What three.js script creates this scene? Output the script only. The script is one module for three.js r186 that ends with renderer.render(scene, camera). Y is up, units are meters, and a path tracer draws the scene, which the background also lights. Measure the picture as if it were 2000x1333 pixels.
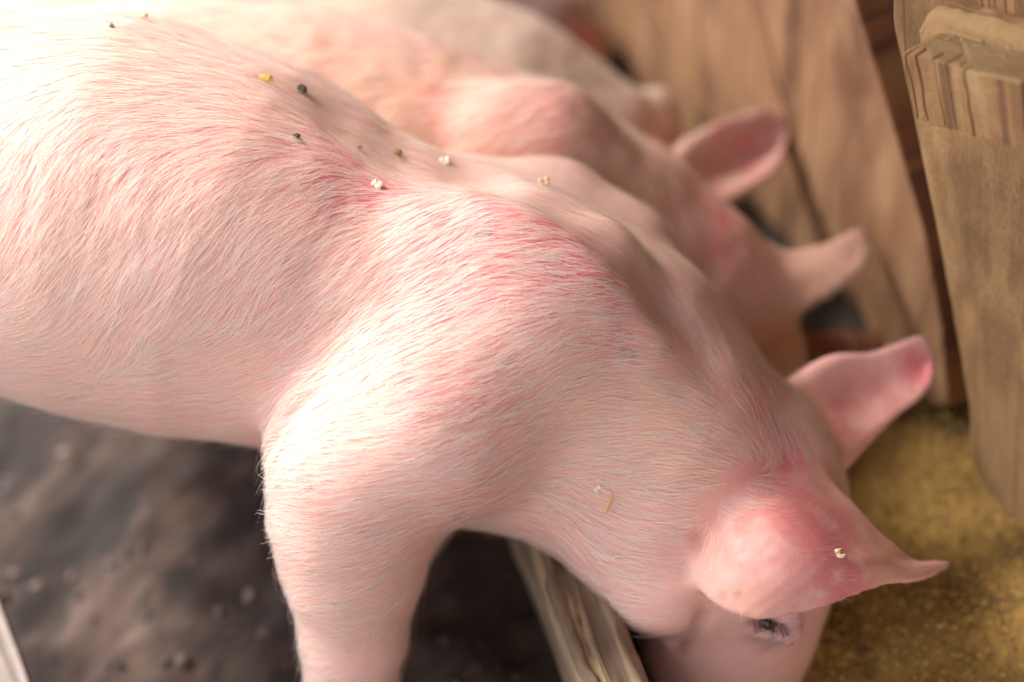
import * as THREE from 'three';
import { mergeGeometries } from 'three/addons/utils/BufferGeometryUtils.js';

/* ------------------------------------------------------------------ camera, sky, sun, exposure */
const scene = new THREE.Scene();
const renderer = new THREE.WebGLRenderer({ antialias: true });
renderer.setSize(1024, 682);
renderer.toneMapping = THREE.LinearToneMapping;
renderer.toneMappingExposure = 2.2;
renderer.shadowMap.enabled = true;

const PITCH = 38 * Math.PI / 180, ROLL = 14 * Math.PI / 180, FOV = 26;
const camera = new THREE.PerspectiveCamera(FOV, 2000 / 1333, 0.05, 200);
camera.position.set(0, 1.135, 0);
camera.lookAt(0, 1.135 - Math.sin(PITCH), -Math.cos(PITCH));
camera.rotateZ(-ROLL);
camera.focus = 1.16;
camera.userData.fStop = 1.45;
camera.updateMatrixWorld(true);

// an even, bright overcast sky
{
  const W = 64, H = 32, d = new Float32Array(W * H * 4);
  for (let y = 0; y < H; y++) for (let x = 0; x < W; x++) {
    const el = ((y + 0.5) / H - 0.5) * Math.PI, up = Math.max(0, Math.sin(el));
    const b = el < 0 ? 0.2 : 0.84 + 0.24 * up, i = (y * W + x) * 4;
    d[i] = b * 0.99; d[i + 1] = b * 0.985; d[i + 2] = b * (el < 0 ? 0.88 : 1.07); d[i + 3] = 1;
  }
  const t = new THREE.DataTexture(d, W, H, THREE.RGBAFormat, THREE.FloatType);
  t.mapping = THREE.EquirectangularReflectionMapping; t.magFilter = THREE.LinearFilter; t.needsUpdate = true;
  scene.background = t; scene.environment = t;
}
const sun = new THREE.DirectionalLight(0xfff9f3, 3.7);
sun.name = 'sun';
sun.position.set(-2.0, 4.8, -3.0);
sun.target.position.set(0, 0.4, -1.1);
sun.castShadow = true; sun.shadow.radius = 40;
Object.assign(sun.shadow.camera, { left: -3, right: 3, top: 3, bottom: -3, near: 0.1, far: 15 });
scene.add(sun, sun.target);

/* ------------------------------------------------------------------ helpers */
const V = (x, y, z) => new THREE.Vector3(x, y, z);
let seed = 7;
const rnd = () => { seed = (seed + 0x6d2b79f5) | 0; let t = Math.imul(seed ^ (seed >>> 15), 1 | seed); t = (t + Math.imul(t ^ (t >>> 7), 61 | t)) ^ t; return ((t ^ (t >>> 14)) >>> 0) / 4294967296; };
const sr = (a) => (rnd() * 2 - 1) * a;
const hash = (x, y, z) => { let h = Math.imul(x, 374761393) ^ Math.imul(y, 668265263) ^ Math.imul(z, 1274126177); h = Math.imul(h ^ (h >>> 13), 1274126177); return ((h ^ (h >>> 16)) >>> 0) / 4294967296; };
function noise(x, y, z) {
  const ix = Math.floor(x), iy = Math.floor(y), iz = Math.floor(z); let fx = x - ix, fy = y - iy, fz = z - iz;
  fx = fx * fx * (3 - 2 * fx); fy = fy * fy * (3 - 2 * fy); fz = fz * fz * (3 - 2 * fz);
  const l = (a, b, t) => a + (b - a) * t, c = (i, j, k) => hash(ix + i, iy + j, iz + k);
  return l(l(l(c(0, 0, 0), c(1, 0, 0), fx), l(c(0, 1, 0), c(1, 1, 0), fx), fy), l(l(c(0, 0, 1), c(1, 0, 1), fx), l(c(0, 1, 1), c(1, 1, 1), fx), fy), fz) * 2 - 1;
}
const fbm = (x, y, z, o = 4) => { let s = 0, a = 0.5; for (let i = 0; i < o; i++, a *= 0.5, x = x * 2.03 + 7.1, y = y * 2.03 + 3.3, z = z * 2.03 + 1.7) s += a * noise(x, y, z); return s; };
const clamp = (x, a, b) => Math.min(b, Math.max(a, x)), mix = (a, b, t) => a + (b - a) * t;
const smooth = (x, a, b) => { const t = clamp((x - a) / (b - a), 0, 1); return t * t * (3 - 2 * t); };

// The place was measured from the photograph (2000 x 1333): m(px, py, depth) is a point in metres in the frame of the tripod head
// (x right, y up, z towards the viewer); toWorld turns it upright.
const F = 666.5 / Math.tan(FOV * Math.PI / 360);
const m = (px, py, d) => [(px - 1000) / F * d, -(py - 666.5) / F * d, -d];
const HEAD = camera.matrixWorld.clone(), HEAD_INV = HEAD.clone().invert();
const toWorld = (a) => V(...a).applyMatrix4(HEAD);
const EYE = camera.position.clone();
const ray = (px, py) => toWorld(m(px, py, 1)).sub(EYE).normalize();
const onPlane = (px, py, p0, n) => { const r = ray(px, py); return EYE.clone().addScaledVector(r, p0.clone().sub(EYE).dot(n) / r.dot(n)); };
const onLevel = (px, py, y) => onPlane(px, py, V(0, y, 0), V(0, 1, 0));

const used = new Map();
const numbered = (n) => { const k = used.get(n) ?? 0; used.set(n, k + 1); return k ? n + '_' + String(k).padStart(3, '0') : n; };
function tag(o, label, category, group, kind) { if (label) o.userData.label = label; if (category) o.userData.category = category; if (group) o.userData.group = group; if (kind) o.userData.kind = kind; return o; }
function mesh(name, geo, mat, parent = scene) {
  const o = new THREE.Mesh(geo, mat); o.name = parent === scene ? numbered(name) : name; o.castShadow = o.receiveShadow = true; parent.add(o); return o;
}
function base(name, p) { const g = new THREE.Group(); g.name = numbered(name); g.position.copy(p); scene.add(g); return g; }

/* ------------------------------------------------------------------ textures */
function dataTex(w, h, fn, srgb) {
  const d = new Uint8Array(w * h * 4), o = [0, 0, 0];
  for (let y = 0; y < h; y++) for (let x = 0; x < w; x++) { fn(x / w, y / h, o); const i = (y * w + x) * 4; for (let c = 0; c < 3; c++) d[i + c] = clamp(o[c], 0, 1) * 255; d[i + 3] = 255; }
  const t = new THREE.DataTexture(d, w, h); t.wrapS = t.wrapT = THREE.MirroredRepeatWrapping; t.magFilter = THREE.LinearFilter; if (srgb) t.colorSpace = THREE.SRGBColorSpace; t.needsUpdate = true; return t;
}
// sawn, weathered, dusty wood; grain runs along v. One tile is 0.5 m x 1 m
function woodMat(s, light, dark, dust, dustAmount, bump) {
  const ring = (u, v) => { const w = u * 34 + fbm(u * 5 + s, v * 2.2, s, 3) * 6; return w; };
  const height = (u, v) => {
    const g = noise(u * 170 + s, v * 7, s + 4) * 0.5 + noise(u * 420, v * 16, s) * 0.3;
    const r = 0.5 + 0.5 * Math.sin(ring(u, v));
    const crack = smooth(noise(u * 60 + fbm(u * 9, v * 3, s, 2) * 2, v * 2.2, s + 9), 0.62, 0.74);
    return 0.6 + 0.26 * g + 0.07 * r - 0.55 * crack;
  };
  const col = dataTex(512, 1024, (u, v, o) => {
    const g = height(u, v), r = 0.5 + 0.5 * Math.sin(ring(u, v)), patch = fbm(u * 6, v * 4, s + 20, 4);
    let t = clamp(0.2 + 0.6 * g + 0.08 * r + 0.6 * patch, 0, 1);
    const du = clamp(dustAmount + fbm(u * 14, v * 12, s + 40, 5) * 1.3 + noise(u * 260, v * 260, s) * 0.22, 0, 1) * clamp(g * 1.7, 0, 1);
    const stain = smooth(fbm(u * 5 + 3, v * 4.3, s + 60, 4), 0.16, 0.42) * 0.55;
    for (let c = 0; c < 3; c++) o[c] = mix(mix(dark[c], light[c], t), dust[c], du) * (1 - stain * [0.45, 0.5, 0.5][c]);
  }, true);
  const bmp = dataTex(512, 1024, (u, v, o) => { o[0] = o[1] = o[2] = clamp(height(u, v) + noise(u * 300, v * 300, 3) * 0.06, 0, 1); });
  for (const t of [col, bmp]) t.repeat.set(2, 1);
  return new THREE.MeshStandardMaterial({ map: col, bumpMap: bmp, bumpScale: bump, roughness: 0.88 });
}
const M = {};
M.wall = woodMat(1.3, [0.73, 0.56, 0.40], [0.45, 0.31, 0.20], [0.76, 0.60, 0.44], 0.42, 0.0022);
M.edge = woodMat(5.1, [0.56, 0.34, 0.18], [0.28, 0.14, 0.07], [0.51, 0.35, 0.20], 0.1, 0.003);
M.panel = woodMat(8.7, [0.62, 0.49, 0.33], [0.40, 0.28, 0.17], [0.72, 0.58, 0.39], 0.5, 0.002);
M.cleat = woodMat(12.2, [0.71, 0.55, 0.37], [0.37, 0.25, 0.17], [0.74, 0.61, 0.42], 0.32, 0.0035);
M.dusty = woodMat(21.2, [0.69, 0.54, 0.35], [0.51, 0.38, 0.23], [0.73, 0.59, 0.40], 0.6, 0.003);
M.trough = woodMat(17.9, [0.64, 0.56, 0.46], [0.42, 0.34, 0.27], [0.64, 0.55, 0.42], 0.55, 0.0012);
M.pale = woodMat(27.9, [0.72, 0.68, 0.64], [0.5, 0.45, 0.4], [0.74, 0.7, 0.66], 0.4, 0.002);

/* ------------------------------------------------------------------ distance fields and their mesh */
const cone = (a, b, ra, rb, k = 0.02) => ({ t: 0, a, b, ra, rb, k, ba: [b[0] - a[0], b[1] - a[1], b[2] - a[2]] });
const carve = (a, b, ra, rb, k = 0.01) => ({ ...cone(a, b, ra, rb, k), t: 1 });
function prep(p) { p.l2 = 1 / Math.max(1e-9, p.ba[0] ** 2 + p.ba[1] ** 2 + p.ba[2] ** 2); return p; }
function field(prims, sheets = [], wob = 0.0006) {
  prims.forEach(prep);
  const n = prims.length;
  const f = (x, y, z) => {
    let d = 1e3;
    for (let i = 0; i < n; i++) {
      const p = prims[i], px = x - p.a[0], py = y - p.a[1], pz = z - p.a[2];
      let t = (px * p.ba[0] + py * p.ba[1] + pz * p.ba[2]) * p.l2; t = t < 0 ? 0 : t > 1 ? 1 : t;
      const qx = px - p.ba[0] * t, qy = py - p.ba[1] * t, qz = pz - p.ba[2] * t;
      const e = Math.sqrt(qx * qx + qy * qy + qz * qz) - (p.ra + (p.rb - p.ra) * t);
      if (p.t === 0) { const h = p.k - Math.abs(d - e); d = (d < e ? d : e) - (h > 0 ? h * h / (4 * p.k) : 0); }
      else { const h = p.k - Math.abs(d + e); d = (d > -e ? d : -e) + (h > 0 ? h * h / (4 * p.k) : 0); }
    }
    for (const s of sheets) { const e = s(x, y, z, d); const k = s.k, h = k - Math.abs(d - e); d = (d < e ? d : e) - (h > 0 ? h * h / (4 * k) : 0); }
    if (d < 0.03 && d > -0.03 && wob) d += wob * noise(x * 45, y * 45, z * 45);
    return d;
  };
  return f;
}
// an ear: a curved sheet given by rows of points from base to tip, thickened
function sheet(rows, r0, r1, k) {
  const nu = 22, nv = 16, grid = [];
  const curves = rows[0].map((_, j) => new THREE.CatmullRomCurve3(rows.map((r) => V(...r[j]))));
  for (let i = 0; i <= nu; i++) { const c = new THREE.CatmullRomCurve3(curves.map((q) => q.getPoint(i / nu))); grid.push(Array.from({ length: nv + 1 }, (_, j) => c.getPoint(j / nv))); }
  const tris = []; const box = new THREE.Box3();
  for (let i = 0; i < nu; i++) for (let j = 0; j < nv; j++) {
    const a = grid[i][j], b = grid[i + 1][j], c = grid[i + 1][j + 1], d = grid[i][j + 1];
    tris.push([new THREE.Triangle(a, b, c), i, i + 1, i + 1], [new THREE.Triangle(a, c, d), i, i + 1, i]);
  }
  grid.flat().forEach((p) => box.expandByPoint(p));
  const pad = box.clone().expandByScalar(0.03), P = V(), Q = V(), near = V(), bc = V();
  const ctr = tris.map(([t]) => t.getMidpoint(V())), rad = tris.map(([t], i) => Math.max(t.a.distanceTo(ctr[i]), t.b.distanceTo(ctr[i]), t.c.distanceTo(ctr[i])));
  const f = (x, y, z) => {
    P.set(x, y, z);
    if (!pad.containsPoint(P)) return box.distanceToPoint(P) + 0.01;
    let best = 1e3, at = 0;
    for (let i = 0; i < tris.length; i++) {
      if (P.distanceTo(ctr[i]) - rad[i] > best) continue;
      tris[i][0].closestPointToPoint(P, Q); const d = Q.distanceTo(P);
      if (d < best) { best = d; at = i; near.copy(Q); }
    }
    const T = tris[at]; T[0].getBarycoord(near, bc);
    return best - mix(r0, r1, smooth((bc.x * T[1] + bc.y * T[2] + bc.z * T[3]) / nu, 0, 0.5));
  };
  f.k = k; return f;
}
function surface(f, lo, hi, cell) {
  const N = [0, 1, 2].map((c) => Math.ceil((hi[c] - lo[c]) / cell) + 1), [nx, ny, nz] = N, B = 6;
  const val = new Float32Array(nx * ny * nz).fill(1);
  for (let bz = 0; bz < nz; bz += B) for (let by = 0; by < ny; by += B) for (let bx = 0; bx < nx; bx += B) {
    const c = f(lo[0] + (bx + B / 2) * cell, lo[1] + (by + B / 2) * cell, lo[2] + (bz + B / 2) * cell), far = Math.abs(c) > B * cell * 1.15 + 0.006;
    for (let z = bz; z < Math.min(nz, bz + B); z++) for (let y = by; y < Math.min(ny, by + B); y++) for (let x = bx; x < Math.min(nx, bx + B); x++)
      val[(z * ny + y) * nx + x] = far ? c : f(lo[0] + x * cell, lo[1] + y * cell, lo[2] + z * cell);
  }
  const id = new Int32Array(nx * ny * nz).fill(-1), pos = [], at = (x, y, z) => (z * ny + y) * nx + x;
  const C = [[0, 0, 0], [1, 0, 0], [0, 1, 0], [1, 1, 0], [0, 0, 1], [1, 0, 1], [0, 1, 1], [1, 1, 1]], E = [[0, 1], [2, 3], [4, 5], [6, 7], [0, 2], [1, 3], [4, 6], [5, 7], [0, 4], [1, 5], [2, 6], [3, 7]];
  const v = new Float32Array(8);
  for (let z = 0; z < nz - 1; z++) for (let y = 0; y < ny - 1; y++) for (let x = 0; x < nx - 1; x++) {
    let neg = 0; for (let i = 0; i < 8; i++) { v[i] = val[at(x + C[i][0], y + C[i][1], z + C[i][2])]; if (v[i] < 0) neg++; }
    if (neg === 0 || neg === 8) continue;
    let sx = 0, sy = 0, sz = 0, n = 0;
    for (const [a, b] of E) if ((v[a] < 0) !== (v[b] < 0)) { const t = v[a] / (v[a] - v[b]); sx += mix(C[a][0], C[b][0], t); sy += mix(C[a][1], C[b][1], t); sz += mix(C[a][2], C[b][2], t); n++; }
    id[at(x, y, z)] = pos.length / 3; pos.push(lo[0] + (x + sx / n) * cell, lo[1] + (y + sy / n) * cell, lo[2] + (z + sz / n) * cell);
  }
  const idx = [], quad = (a, b, c, d, flip) => { if (a < 0 || b < 0 || c < 0 || d < 0) return; if (flip) idx.push(a, c, b, a, d, c); else idx.push(a, b, c, a, c, d); };
  for (let z = 1; z < nz - 1; z++) for (let y = 1; y < ny - 1; y++) for (let x = 1; x < nx - 1; x++) {
    const s = val[at(x, y, z)] < 0;
    if (s !== (val[at(x + 1, y, z)] < 0)) quad(id[at(x, y - 1, z - 1)], id[at(x, y, z - 1)], id[at(x, y, z)], id[at(x, y - 1, z)], !s);
    if (s !== (val[at(x, y + 1, z)] < 0)) quad(id[at(x - 1, y, z - 1)], id[at(x - 1, y, z)], id[at(x, y, z)], id[at(x, y, z - 1)], !s);
    if (s !== (val[at(x, y, z + 1)] < 0)) quad(id[at(x - 1, y - 1, z)], id[at(x, y - 1, z)], id[at(x, y, z)], id[at(x - 1, y, z)], !s);
  }
  const g = new THREE.BufferGeometry();
  g.setAttribute('position', new THREE.Float32BufferAttribute(pos, 3)); g.setIndex(idx); g.computeVertexNormals();
  return g;
}
// where a line of sight from the tripod meets a body
function hit(f, px, py, d0 = 0.9, d1 = 2.6) {
  const r = m(px, py, 1), l = Math.hypot(...r); let d = d0;
  for (let i = 0; i < 200; i++) { const e = f(r[0] * d, r[1] * d, r[2] * d); if (e < 0.0003) return [r[0] * d, r[1] * d, r[2] * d]; d += Math.max(0.0004, e * 0.7 / l); if (d > d1) return null; }
  return null;
}
const grad = (f, p, e = 0.003) => { const a = [f(p[0] + e, p[1], p[2]) - f(p[0] - e, p[1], p[2]), f(p[0], p[1] + e, p[2]) - f(p[0], p[1] - e, p[2]), f(p[0], p[1], p[2] + e) - f(p[0], p[1], p[2] - e)], l = Math.hypot(...a) || 1; return a.map((x) => x / l); };
// chain of round cones: [px, py, radius in photo pixels, depth]
const chain = (list, k) => list.slice(1).map((b, i) => { const a = list[i]; return cone(m(a[0], a[1], a[3]), m(b[0], b[1], b[3]), a[2] * a[3] / F, b[2] * b[3] / F, b[4] ?? k); });

M.skin = new THREE.MeshPhysicalMaterial({ vertexColors: true, roughness: 0.55, specularIntensity: 0.6, sheen: 0.3, sheenRoughness: 0.5, sheenColor: new THREE.Color(0.9, 0.75, 0.65) });
M.hair = new THREE.MeshPhysicalMaterial({ vertexColors: true, roughness: 0.5, transmission: 0.35, thickness: 0, specularIntensity: 0.6 });
M.eye = new THREE.MeshPhysicalMaterial({ color: 0x120c0a, roughness: 0.15, clearcoat: 1 });

function placed(g, origin) { // tripod frame -> world, relative to the thing's base
  g.applyMatrix4(HEAD); g.translate(-origin.x, -origin.y, -origin.z); return g;
}
function paint(g, fn) {
  const p = g.attributes.position, c = new Float32Array(p.count * 3), o = [0, 0, 0];
  for (let i = 0; i < p.count; i++) { fn(p.getX(i), p.getY(i), p.getZ(i), o); c.set(o, i * 3); }
  g.setAttribute('color', new THREE.BufferAttribute(c, 3));
}
const SKIN = [0.78, 0.42, 0.365], RED = [0.68, 0.19, 0.20], TAN = [0.80, 0.46, 0.30], MUD = [0.28, 0.22, 0.17];
function skinPaint(f, blots, muds, skin = SKIN) {
  const spots = (list) => list.map(([px, py, r, s, col]) => { const p = hit(f, px, py); return p && { p, r: r * -p[2] / F, s, col }; }).filter(Boolean);
  const B = spots(blots), D = spots(muds);
  return (x, y, z, o) => {
    const n1 = fbm(x * 18, y * 18, z * 18, 4), n2 = noise(x * 220, y * 220, z * 220), n3 = fbm(x * 70 + 9, y * 70, z * 70, 3);
    for (let c = 0; c < 3; c++) o[c] = skin[c] * (1 + 0.03 * n2);
    const sp = smooth(noise(x * 330 + 5, y * 330, z * 330), 0.72, 0.9) * smooth(n1, -0.1, 0.3) * 0.5; for (let c = 0; c < 3; c++) o[c] = mix(o[c], [0.36, 0.2, 0.1][c], sp);
    const tn = clamp(0.25 + n1 * 0.7, 0, 1) * 0.35; for (let c = 0; c < 3; c++) o[c] = mix(o[c], TAN[c], tn);
    for (const b of B) {
      const d = Math.hypot(x - b.p[0], y - b.p[1], z - b.p[2]) / b.r; if (d > 1.8) continue;
      const w = 1.25 * b.s * Math.exp(-1.6 * d * d) * clamp(1 + n1 * 1.2 + n3 * 1.7, 0, 1.5), k = b.col ?? RED;
      for (let c = 0; c < 3; c++) o[c] = mix(o[c], k[c], clamp(w, 0, 1));
    }
    for (const b of D) {
      const d = Math.hypot(x - b.p[0], y - b.p[1], z - b.p[2]) / b.r; if (d > 1.5) continue;
      const w = b.s * smooth(1 - d + n3 * 1.3, 0.1, 0.6); for (let c = 0; c < 3; c++) o[c] = mix(o[c], MUD[c], clamp(w, 0, 1));
    }
  };
}

/* ------------------------------------------------------------------ the near pig */
const earNear = sheet([
  [m(1395, 1060, 1.215), m(1480, 985, 1.20), m(1570, 935, 1.245)],
  [m(1384, 1136, 1.185), m(1510, 1045, 1.165), m(1640, 985, 1.235)],
  [m(1458, 1196, 1.165), m(1585, 1100, 1.160), m(1690, 1025, 1.235)],
  [m(1590, 1184, 1.175), m(1670, 1112, 1.180), m(1742, 1067, 1.24)],
  [m(1712, 1140, 1.20), m(1752, 1114, 1.22), m(1785, 1100, 1.26)],
  [m(1790, 1128, 1.235), m(1812, 1110, 1.26), m(1830, 1102, 1.28)],
  [m(1826, 1118, 1.265), m(1840, 1108, 1.28), m(1848, 1102, 1.29)],
], 0.011, 0.0034, 0.016);
const earFar = sheet([
  [m(1555, 760, 1.37), m(1590, 830, 1.365), m(1640, 895, 1.35)],
  [m(1625, 712, 1.385), m(1655, 785, 1.388), m(1680, 860, 1.372)],
  [m(1702, 696, 1.395), m(1725, 755, 1.397), m(1740, 813, 1.384)],
  [m(1762, 674, 1.40), m(1775, 730, 1.402), m(1786, 780, 1.392)],
  [m(1800, 664, 1.405), m(1812, 705, 1.41), m(1815, 745, 1.395)],
  [m(1812, 680, 1.41), m(1818, 700, 1.41), m(1818, 722, 1.40)],
], 0.012, 0.0034, 0.016);
const pigPrims = [
  ...chain([[-260, 385, 300, 1.33], [-60, 376, 335, 1.325], [240, 428, 367, 1.315], [480, 495, 345, 1.31], [660, 568, 280, 1.305], [880, 648, 298, 1.305], [1010, 700, 298, 1.305]], 0.05),
  ...chain([[1010, 700, 298, 1.305], [1165, 765, 272, 1.30], [1290, 895, 234, 1.295], [1385, 1005, 212, 1.295]], 0.05),
  // far and near shoulder blades
  ...chain([[930, 400, 85, 1.36], [1080, 425, 95, 1.365], [1210, 505, 92, 1.36], [1285, 605, 78, 1.355]], 0.035),
  ...chain([[880, 480, 90, 1.195], [1010, 478, 108, 1.195], [1130, 540, 108, 1.195], [1220, 640, 90, 1.205]], 0.035),
  // upper arm and leg
  ...chain([[1000, 660, 170, 1.205], [850, 820, 170, 1.195], [720, 905, 168, 1.20]], 0.045),
  ...chain([[700, 905, 166, 1.205], [690, 1010, 144, 1.225], [692, 1110, 118, 1.25], [692, 1240, 88, 1.285], [688, 1340, 72, 1.315], [686, 1450, 66, 1.35]], 0.03),
  // far foreleg, brisket
  ...chain([[860, 850, 150, 1.37], [760, 990, 110, 1.42], [710, 1150, 80, 1.47], [700, 1300, 66, 1.53]], 0.03),
  ...chain([[880, 900, 108, 1.30], [1000, 915, 85, 1.30]], 0.03),
  // cheek, jowl, skull, brow, snout
  ...chain([[1260, 1060, 128, 1.245], [1290, 1130, 108, 1.24]], 0.03),
  ...chain([[1330, 900, 175, 1.30], [1465, 935, 148, 1.305], [1515, 1030, 116, 1.315], [1470, 1180, 122, 1.325]], 0.04),
  ...chain([[1435, 1090, 172, 1.30], [1415, 1250, 142, 1.34], [1400, 1400, 98, 1.40], [1395, 1500, 80, 1.45]], 0.035),
  ...chain([[1555, 1165, 42, 1.30], [1500, 1265, 52, 1.32]], 0.02),
  // nape crest
  ...chain([[1360, 685, 50, 1.36], [1490, 822, 50, 1.355], [1545, 905, 46, 1.345], [1552, 985, 40, 1.335]], 0.04),
];
// belly teat, creases
pigPrims.push(cone(m(205, 812, 1.30), m(205, 822, 1.30), 0.0035, 0.0025, 0.003));
const creases = [
  [[1392, 1165, 1.212], [1375, 1215, 1.215], [1320, 1262, 1.228], [1245, 1268, 1.25]],
  [[1372, 1050, 1.185], [1382, 1085, 1.183], [1372, 1120, 1.187]],
  [[605, 775, 1.19], [565, 812, 1.20], [535, 872, 1.215]],
];
const pigField0 = field(pigPrims.slice(), [earNear, earFar]);
for (const c of creases) {
  const pts = c.map(([x, y]) => hit(pigField0, x, y) ?? null);
  for (let i = 1; i < pts.length; i++) if (pts[i - 1] && pts[i]) pigPrims.push(carve(pts[i - 1], pts[i], 0.0052, 0.0052, 0.009));
}
{ // hollow of the spine between the shoulder blades
  const pts = [[560, 165], [680, 240], [800, 305], [920, 335], [1020, 350], [1120, 392], [1215, 465], [1300, 575], [1370, 690]].map(([x, y]) => hit(pigField0, x, y)).filter(Boolean)
    .map((p) => { const n = grad(pigField0, p, 0.01); return p.map((c, i) => c + n[i] * 0.026); }), R = [0.018, 0.025, 0.029, 0.031, 0.033, 0.032, 0.0295, 0.026, 0.018];
  for (let i = 1; i < pts.length; i++) pigPrims.push(carve(pts[i - 1], pts[i], R[i - 1], R[i], 0.03));
}
const eyeAt = hit(pigField0, 1500, 1222);
if (eyeAt) {
  const q = (dx, dy, dz = 0) => [eyeAt[0] + dx, eyeAt[1] + dy, eyeAt[2] + dz];
  pigPrims.push(carve(q(-0.010, 0.003, 0.001), q(0.008, -0.003, 0.001), 0.0055, 0.0045, 0.008));
  const lid = (list, r, k = 0.007) => { for (let i = 1; i < list.length; i++) pigPrims.push(cone(q(...list[i - 1], -0.004), q(...list[i], -0.004), r, r, k)); };
  lid([[-0.016, 0.000], [-0.008, -0.006], [0.003, -0.010], [0.012, -0.007]], 0.0028);
  lid([[0.016, 0.008], [0.019, -0.002], [0.014, -0.012]], 0.0032);
  lid([[0.025, 0.008], [0.026, -0.006], [0.018, -0.017]], 0.0022, 0.010);
}
const pigField = field(pigPrims, [earNear, earFar]);

// hair lies along these directions (photo position -> image direction, root to tip)
const FLOW = [
  [60, 120, -0.9, 0.35], [100, 320, -0.5, 0.85], [320, 180, -0.95, 0.2], [300, 420, -0.55, 0.8], [250, 620, -0.55, 0.75], [120, 720, -0.9, 0.3], [380, 770, -0.95, 0.15], [520, 700, -0.85, 0.4], [500, 500, -0.6, 0.75],
  [600, 380, -0.8, 0.55], [560, 220, -0.97, 0.05], [760, 330, -0.98, 0.0], [700, 560, -0.75, 0.6], [860, 420, -0.85, 0.5], [900, 600, -0.86, 0.5], [900, 760, -0.93, 0.36], [760, 860, -0.97, 0.15], [620, 950, -0.98, 0.1],
  [1000, 330, -0.97, -0.25], [1060, 480, -0.97, 0.1], [1160, 520, -0.95, -0.05], [1120, 680, -0.9, 0.35], [1220, 640, -0.97, 0.05], [1200, 420, -0.85, -0.5], [1320, 560, -0.6, -0.75], [1420, 720, -0.6, -0.75], [1560, 880, -0.45, -0.85], [1630, 950, -0.2, -0.95],
  [1300, 760, -0.9, -0.1], [1400, 860, -0.9, -0.2], [1250, 900, -0.97, 0.1], [1100, 880, -0.97, 0.15], [1040, 980, -0.8, -0.5], [1150, 1080, -0.6, -0.75], [1220, 1000, -0.8, -0.4], [1290, 1100, -0.9, -0.1], [1300, 1220, -0.95, 0.25], [1450, 1290, -0.9, 0.2],
  [700, 1060, -0.95, 0.3], [690, 1180, -0.9, 0.45], [690, 1300, -0.85, 0.5], [1500, 1080, 0.7, 0.45], [1720, 750, 0.7, -0.3], [1500, 1000, 0.8, 0.3],
];
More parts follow.
